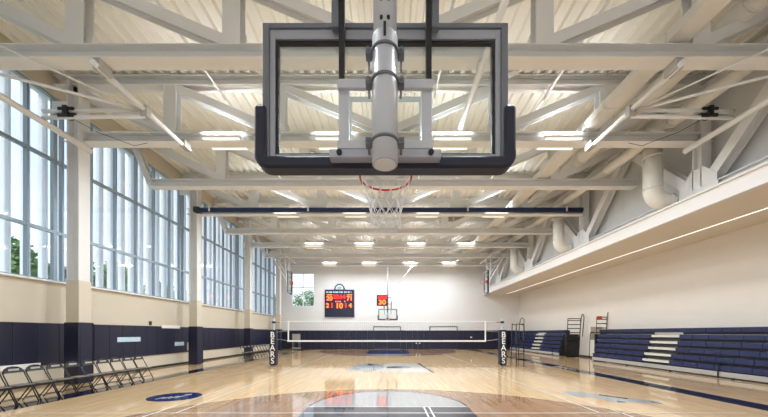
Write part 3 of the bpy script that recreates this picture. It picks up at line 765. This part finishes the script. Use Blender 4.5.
# ------------------------------------------------------------------ volleyball net and posts
PX = 5.85
post0 = None
for s, lb in ((-1, 'left'), (1, 'right')):
    t = thing('net_post', 'volleyball net post wrapped in a navy pad lettered BEARS, on the %s' % lb, 'net post', (s*PX, 15.2, 0))
    b = new(); tube(b, [(0, 0, 0.0), (0, 0, 2.42)], 0.045, 14); tube(b, [(0, 0, 0.0), (0, 0, 0.02)], 0.12, 14); obj('pole', b, 'grey', t)
    b = new(); bx(b, -0.165, 0.165, -0.165, 0.165, 0.06, 1.86); pd = obj('post_pad', b, 'pad', t, 0.03)
    for i, ch in enumerate('BEARS'): text('lettering', ch, 0.41, face_cam(0, -0.168, 1.6-0.33*i), 'white', pd, 0.003, 0.95)
    b = new(); bx(b, -0.07, 0.07, -0.07, 0.07, 2.2, 2.3); bx(b, -s*0.3 if s > 0 else 0.05, -0.05 if s > 0 else 0.3, -0.02, 0.02, 2.24, 2.27); obj('winch', b, 'black', t, 0.008)
t = thing('volleyball_net', 'long volleyball net stretched across mid court with white tapes', 'net', (0, 15.2, 0))
zt, zb = 2.28, 1.29
b = new()
x = -5.1
while x <= 5.1: bx(b, x-0.0012, x+0.0012, -0.001, 0.001, zb, zt); x += 0.1
z = zb+0.1
while z < zt: bx(b, -5.1, 5.1, -0.001, 0.001, z-0.0012, z+0.0012); z += 0.1
nt = obj('net_mesh', b, 'base', t)
b = new(); bx(b, -5.15, 5.0, -0.008, 0.008, zt, zt+0.04); obj('top_tape', b, 'white', t)
b = new(); bx(b, -5.15, 5.0, -0.008, 0.008, zb-0.04, zb+0.04); obj('bottom_tape', b, 'white', t)
for x in (-5.1, 4.98):
    b = new(); bx(b, x-0.03, x+0.03, -0.012, 0.012, zb-0.04, zt+0.04); obj('side_tape', b, 'white', t)
b = new()
for s in (-1, 1):
    tube(b, [(s*5.0, 0, zt), (s*(PX-0.05), 0, zt)], 0.008, 6); tube(b, [(s*5.0, 0, zb), (s*(PX-0.16), 0, zb+0.1)], 0.006, 6); tube(b, [(s*5.0, 0, 1.8), (s*(PX-0.16), 0, 1.75)], 0.005, 6)
obj('cord', b, 'cord', t)
# referee stand
t = thing('referee_stand', 'black metal ladder stand for the referee beside the right net post', 'referee stand', (6.65, 15.25, 0))
b = new()
for x in (-0.19, 0.19):
    tube(b, [(x, -0.3, 0), (x, -0.28, 2.15)], 0.022, 10); tube(b, [(x, 0.35, 0), (x, 0.2, 2.2)], 0.022, 10)
    tube(b, [(x, -0.28, 2.1), (x, 0.2, 2.15)], 0.02, 10)
tube(b, [(-0.19, -0.28, 2.15), (0.19, -0.28, 2.15)], 0.022, 10)
obj('frame', b, 'black', t)
for k in range(4):
    b = new(); bx(b, -0.19, 0.19, -0.31, -0.26, 0.35+0.3*k, 0.38+0.3*k); obj('rung', b, 'black', t)
b = new(); bx(b, -0.22, 0.22, -0.25, 0.25, 1.2, 1.24); obj('platform', b, 'black', t)
b = new(); tube(b, [(0.19, 0.2, 2.1), (0.24, 0.2, 2.4), (0.32, 0.2, 2.5), (0.42, 0.2, 2.4), (0.44, 0.2, 1.6)], 0.02, 10); obj('grab_rail', b, 'black', t)

# ------------------------------------------------------------------ bleachers
def bleachers(label, y0, y1, aisle=None):
    t = thing('bleachers', label, 'bleachers', (0, 0, 0))
    def segs(sh=0.0):
        if aisle: return [(y0, aisle[0]+sh), (aisle[1]+sh, y1)]
        return [(y0, y1)]
    for i in range(6):
        xf = 12.62+0.085*i; zt = 0.47+0.29*i
        sh = 0.12 if (aisle and i < 2) else 0.0
        for (a, c) in (segs(sh) if i < 5 else [(y0, y1)]):
            b = new(); n = max(1, round((c-a)/0.61)); w = (c-a)/n
            for k in range(n):
                p, q = a+w*k+0.006, a+w*(k+1)-0.006
                bx(b, xf, xf+0.3, p, q, zt-0.05, zt)
                bx(b, xf-0.02, xf+0.05, p, q, zt-0.195, zt-0.004)
            obj('seat_row', b, 'seat' if i < 5 else 'seat_dark', t, 0.012)
        b = new()
        for (a, c) in segs(sh): bx(b, xf+0.06, xf+0.09, a+0.02, c-0.02, zt-0.28, zt-0.055)
        obj('riser', b, 'black', t)
        if aisle and i < 5:
            b = new(); bx(b, xf-0.0, xf+0.32, aisle[0]+sh+0.01, aisle[1]+sh-0.01, zt-0.06, zt-0.02); bx(b, xf-0.015, xf+0.0, aisle[0]+sh+0.01, aisle[1]+sh-0.01, zt-0.13, zt-0.02); obj('aisle_step', b, 'stepw', t)
            b = new(); bx(b, xf+0.06, xf+0.09, aisle[0]+sh+0.02, aisle[1]+sh-0.02, zt-0.28, zt-0.07); obj('aisle_riser', b, 'base', t)
    b = new(); bx(b, 12.58, 12.62, y0, y1, 0.03, 0.235); obj('kick_board', b, 'ltgrey', t)
    for yy in (y0-0.02, y1):
        b = new()
        pts = [(12.62, 0.02)]
        for i in range(6): pts += [(12.66+0.085*i, 0.17+0.29*i), (12.66+0.085*i, 0.45+0.29*i)]
        pts += [(13.4, 1.9), (13.4, 0.02)]
        a = [b.verts.new((x, yy, z)) for x, z in pts]; c = [b.verts.new((x, yy+0.02, z)) for x, z in pts]; n = len(pts)
        for i in range(n): b.faces.new((a[i], a[(i+1) % n], c[(i+1) % n], c[i]))
        b.faces.new(a[::-1]); b.faces.new(c); obj('end_panel', b, 'base', t)
    b = new(); tube(b, [(12.5, y0, 0.05), (12.5, y1, 0.05)], 0.015, 8)
    k = y0+0.6
    while k < y1: bx(b, 12.49, 12.59, k-0.015, k+0.015, 0.0, 0.05); k += 2.4
    obj('floor_rail', b, 'base', t)
    if aisle:
        b = new(); tube(b, [(12.55, aisle[0]-1.9, 0.02), (12.55, aisle[0]-1.9, 0.48)], 0.02, 8); tube(b, [(12.55, aisle[0]-1.9, 0.48), (12.7, aisle[0]-1.9, 0.5)], 0.02, 8); obj('handle_post', b, 'black', t)
    return t
M['stepw'] = mat('step_whitish', (208, 208, 200), 0.5, var=0.06)
bleachers('nearer bank of folded blue bleachers with a pale stepped aisle, along the right wall', 3.0, 18.3, (13.2, 14.6))
bleachers('farther bank of folded blue bleachers beyond the gap with guard rails, along the right wall', 21.9, 30.6, (24.6, 26.0))

def guard_rail(loc, label, arm=True):
    t = thing('guard_rail', label, 'guard rail', loc)
    b = new()
    for y in (-0.45, 0.45):
        tube(b, [(0.25, y, 0.02), (0.05, y, 1.6), (0.0, y, 2.25)], 0.026, 10)
    tube(b, [(0, -0.45, 2.25), (0, 0.45, 2.25)], 0.026, 10); tube(b, [(0.25, -0.45, 0.02), (0.25, 0.45, 0.02)], 0.026, 10)
    obj('frame', b, 'black', t)
    for k in range(9):
        b = new(); z = 0.3+0.23*k; x = 0.25-0.2*min(z, 1.6)/1.6; tube(b, [(x, -0.45, z), (x, 0.45, z)], 0.024, 8); obj('rail', b, 'black', t)
    b = new(); bx(b, 0.16, 0.4, -0.42, 0.42, 0.05, 1.35); obj('folded_panel', b, 'black', t)
    b = new(); tube(b, [(0.2, -0.47, 1.0), (0.0, -0.49, 2.3), (0.0, -0.52, 2.46), (0.0, -0.58, 2.52), (0.0, -0.65, 2.46), (0.0, -0.68, 2.3), (0.15, -0.66, 1.2)], 0.028, 10); obj('hand_loop', b, 'black', t)
    return t
g = guard_rail((13.05, 20.8, 0), 'black ladder-like guard rail standing in the gap between the bleacher banks'); g.rotation_euler.z = PI/2; g.scale = (1, 1, 1.2)
g = guard_rail((13.5, 18.75, 0.0), 'black guard rail with orange tag behind the far end of the near bleachers'); g.rotation_euler.z = PI/2; g.scale = (0.6, 0.72, 1.2)
b = new(); bx(b, -0.06, -0.03, 0.0, 0.42, 2.15, 2.3); obj('orange_tag', b, 'orange', g)
b = new(); bx(b, 0.42, 0.45, -0.3, 0.75, 1.05, 1.75); obj('beige_panel', b, 'beige', g)
b = new(); tube(b, [(0.3, 0.95, 0.02), (0.3, 0.85, 1.35), (0.3, 0.8, 1.45), (0.3, 0.45, 1.45)], 0.03, 10); obj('low_rail', b, 'black', g)

# ------------------------------------------------------------------ folding chairs
def chair(label, loc, rz):
    """front faces +x (towards the court)"""
    t = thing('folding_chair', label, 'chair', loc, rz, None)
    w = 0.2
    for s in (-1, 1):
        b = new(); tube(b, [(0.25, s*w, 0.01), (0.02, s*w, 0.44), (-0.12, s*w, 0.69), (-0.13, s*w, 0.72)], 0.0125, 8); obj('leg', b, 'chair', t)
        b = new(); tube(b, [(-0.26, s*(w-0.03), 0.01), (0.1, s*(w-0.03), 0.44)], 0.0125, 8); obj('leg', b, 'chair', t)
    b = new(); tube(b, [(-0.13, -w, 0.72), (-0.15, -w+0.012, 0.775), (-0.165, -w+0.05, 0.83), (-0.175, -w+0.11, 0.865), (-0.18, 0, 0.878), (-0.175, w-0.11, 0.865), (-0.165, w-0.05, 0.83), (-0.15, w-0.012, 0.775), (-0.13, w, 0.72)], 0.014, 8); obj('back_hoop', b, 'chair', t)
    b = new(); n = 8
    A = []
    for j, z in enumerate((0.73, 0.785, 0.825, 0.86)):
        A.append([b.verts.new((-0.12-(z-0.7)*0.33-0.02*math.sin(PI*k/n), (-w+0.01+(2*w-0.02)*k/n)*(1.0, 0.96, 0.82, 0.6)[j], z)) for k in range(n+1)])
    for j in range(3):
        for k in range(n): b.faces.new((A[j][k], A[j][k+1], A[j+1][k+1], A[j+1][k]))
    bk = obj('backrest', b, 'chair', t); md = bk.modifiers.new('s', 'SOLIDIFY'); md.thickness = 0.012
    b = new(); bx(b, -0.142, -0.136, -0.1, 0.1, 0.785, 0.83); l = obj('back_label', b, 'ltgrey', bk)
    b = new(); bx(b, -0.15, 0.2, -w+0.015, w-0.015, 0.43, 0.452); obj('seat', b, 'chair_seat', t, 0.012)
    tubes('stretcher', [([(0.18, -w, 0.13), (0.18, w, 0.13)], 0.009, 6), ([(-0.2, -w+0.03, 0.085), (-0.2, w-0.03, 0.085)], 0.009, 6)], 'chair', t)
    return t
ys = [6.4+0.452*k for k in range(11)]; ys.reverse()
ch0 = None
for k, y in enumerate(ys):
    lb = 'black metal folding chair in the row along the left wall, %s from its far end' % NTH[k] if k else 'black metal folding chair at the far end of the near row by the left wall'
    loc = (-8.95, y-0.1, 0); rz = random.uniform(-0.05, 0.05)
    if ch0 is None: ch0 = chair(lb, loc, rz); ch0['group'] = 'folding chairs in the near row'
    else: dup(ch0, loc, rz, lb, 'folding chairs in the near row')
for k in range(9):
    dup(ch0, (-9.2, 19.0+0.47*k, 0), random.uniform(-0.05, 0.05), 'black folding chair in the distant row by the left wall, %s from its near end' % NTH[k], 'folding chairs in the distant row')
# storage cart by the far wall
t = thing('storage_cart', 'small pale cart standing by the far wall left of the net', 'cart', (-9.35, 30.3, 0))
b = new(); bx(b, -0.35, 0.35, -0.25, 0.25, 1.0, 1.6); obj('bin', b, 'ltgrey', t, 0.02)
b = new(); bx(b, -0.38, 0.38, -0.28, 0.28, 0.12, 0.2); obj('base_tray', b, 'ltgrey', t)
tubes('upright', [([(x, y, 0.2), (x, y, 1.0)], 0.02, 8) for x in (-0.32, 0.32) for y in (-0.22, 0.22)], 'grey', t)
tubes('wheel', [([(x-0.02, y, 0.06), (x+0.02, y, 0.06)], 0.06, 12) for x in (-0.32, 0.32) for y in (-0.22, 0.22)], 'black', t)

# ------------------------------------------------------------------ outside
b = new(); bx(b, -140, XL-1.2, -60, 160, -0.4, -0.15); bx(b, XL-1.2, 40, YF+1.0, 160, -0.4, -0.15); struct('ground_outside', b, 'lawn')
def leaf_crown(R, H, n):
    b = new()
    cl = [(V((random.uniform(-1, 1)*R*0.6, random.uniform(-1, 1)*R*0.6, random.uniform(-0.7, 0.8)*H*0.5)), random.uniform(0.35, 0.6)*R) for _ in range(12)]
    for _ in range(n):
        c, r = random.choice(cl)
        d = V((random.gauss(0, 1), random.gauss(0, 1), random.gauss(0, 1))).normalized()*r*random.uniform(0.6, 1.05)
        p = c+d; s = random.uniform(0.09, 0.2)
        u = V((random.gauss(0, 1), random.gauss(0, 1), random.gauss(0, 1))).normalized(); w = u.orthogonal().normalized()
        b.faces.new([b.verts.new(p+u*s), b.verts.new(p+w*s*0.6), b.verts.new(p-u*s), b.verts.new(p-w*s*0.6)])
    return b
tr0 = None
spots = [(-24, 19.0, 1.0, 'nearest, left edge'), (-22, 23.0, 0.8, 'second from the camera'), (-26, 27.5, 1.1, 'third from the camera'), (-23, 32.0, 0.85, 'fourth from the camera'), (-28, 37.0, 1.05, 'fifth from the camera'), (-22, 42, 0.9, 'sixth from the camera'), (-20, 50, 1.1, 'farthest from the camera'), (-31, 21, 1.15, 'behind the nearest one')]
for x, y, s, lb in spots:
    label = 'leafy green tree outside the left windows, ' + lb
    if tr0 is None:
        tr0 = thing('tree', label, 'tree', (x, y, -0.15), 0, 'trees outside the windows')
        b = leaf_crown(2.6, 4.6, 3600); c = obj('foliage', b, 'green', tr0); c.location = (0, 0, 5.0)
        b = new(); tube(b, [(0, 0, 0), (0.1, 0.05, 2.5), (-0.1, 0.1, 5.0)], [0.22, 0.16, 0.08], 10)
        for k in range(5):
            a = k*1.3; tube(b, [(0.05, 0.05, 2.6+0.4*k), (1.2*math.cos(a), 1.2*math.sin(a), 4.2+0.4*k)], [0.08, 0.03], 6)
        obj('trunk', b, 'bark', tr0)
    else: o = dup(tr0, (x, y, -0.15), y, label); o.scale = (s, s, s)
o = dup(tr0, (-11.6, 41, -0.15), 1.0, 'leafy green tree beyond the window in the far wall', 'tree beyond the far wall'); o.scale = (0.95, 0.95, 1.0)
t = thing('building', 'slate blue neighbouring building seen through the left windows', 'building', (-44, 34, -0.15))
b = new(); bx(b, -8, 0, 0, 14, 0, 10.5); obj('facade', b, 'brick', t)
b = new(); bx(b, -8.2, 0.2, -0.2, 14.2, 10.5, 10.9); obj('roof', b, 'ltgrey', t)
for fz in range(3):
    for fy in range(5):
        b = new(); bx(b, 0, 0.06, 1.2+2.6*fy, 2.6+2.6*fy, 1.2+3.2*fz, 2.9+3.2*fz); obj('window', b, 'alu', t)

# ------------------------------------------------------------------ camera, world, render look
cam = bpy.data.cameras.new('camera'); co = bpy.data.objects.new('camera', cam); C.objects.link(co)
co.location = (0, 0, 1.70); co.rotation_euler = (PI/2, 0, 0)
cam.sensor_width = 36; cam.sensor_fit = 'HORIZONTAL'; cam.lens = 36*297/768
cam.shift_x = -4/768; cam.shift_y = 124.5/768; cam.clip_start = 0.05; cam.clip_end = 500
sc = bpy.context.scene; sc.camera = co
sl = bpy.data.lights.new('sun', 'SUN'); sl.energy = 2.6; sl.angle = math.radians(3); sl.color = (1.0, 0.97, 0.93)
so = bpy.data.objects.new('sun', sl); C.objects.link(so); so.rotation_euler = V((0.33, 1.0, -0.55)).to_track_quat('-Z', 'Y').to_euler()
w = bpy.data.worlds.new('world'); sc.world = w; w.use_nodes = True
n, l = w.node_tree.nodes, w.node_tree.links
bg = n['Background']
tc = n.new('ShaderNodeTexCoord'); nz = n.new('ShaderNodeTexNoise'); nz.inputs['Scale'].default_value = 2.5; nz.inputs['Detail'].default_value = 5
l.new(tc.outputs['Generated'], nz.inputs['Vector'])
rp = n.new('ShaderNodeValToRGB'); rp.color_ramp.elements[0].position = 0.35; rp.color_ramp.elements[0].color = (0.58, 0.76, 0.97, 1)
rp.color_ramp.elements[1].position = 0.65; rp.color_ramp.elements[1].color = (0.88, 0.94, 1.0, 1)
l.new(nz.outputs['Fac'], rp.inputs[0]); l.new(rp.outputs[0], bg.inputs[0]); bg.inputs[1].default_value = 1.6

vs = sc.view_settings; vs.view_transform = 'Standard'; vs.look = 'None'; vs.gamma = 1; vs.exposure = 0.06; vs.use_curve_mapping = False
cy = sc.cycles
cy.use_denoising = True; cy.max_bounces = 10; cy.diffuse_bounces = 7; cy.glossy_bounces = 4; cy.transparent_max_bounces = 16
cy.sample_clamp_indirect = 6.0; cy.use_light_tree = True
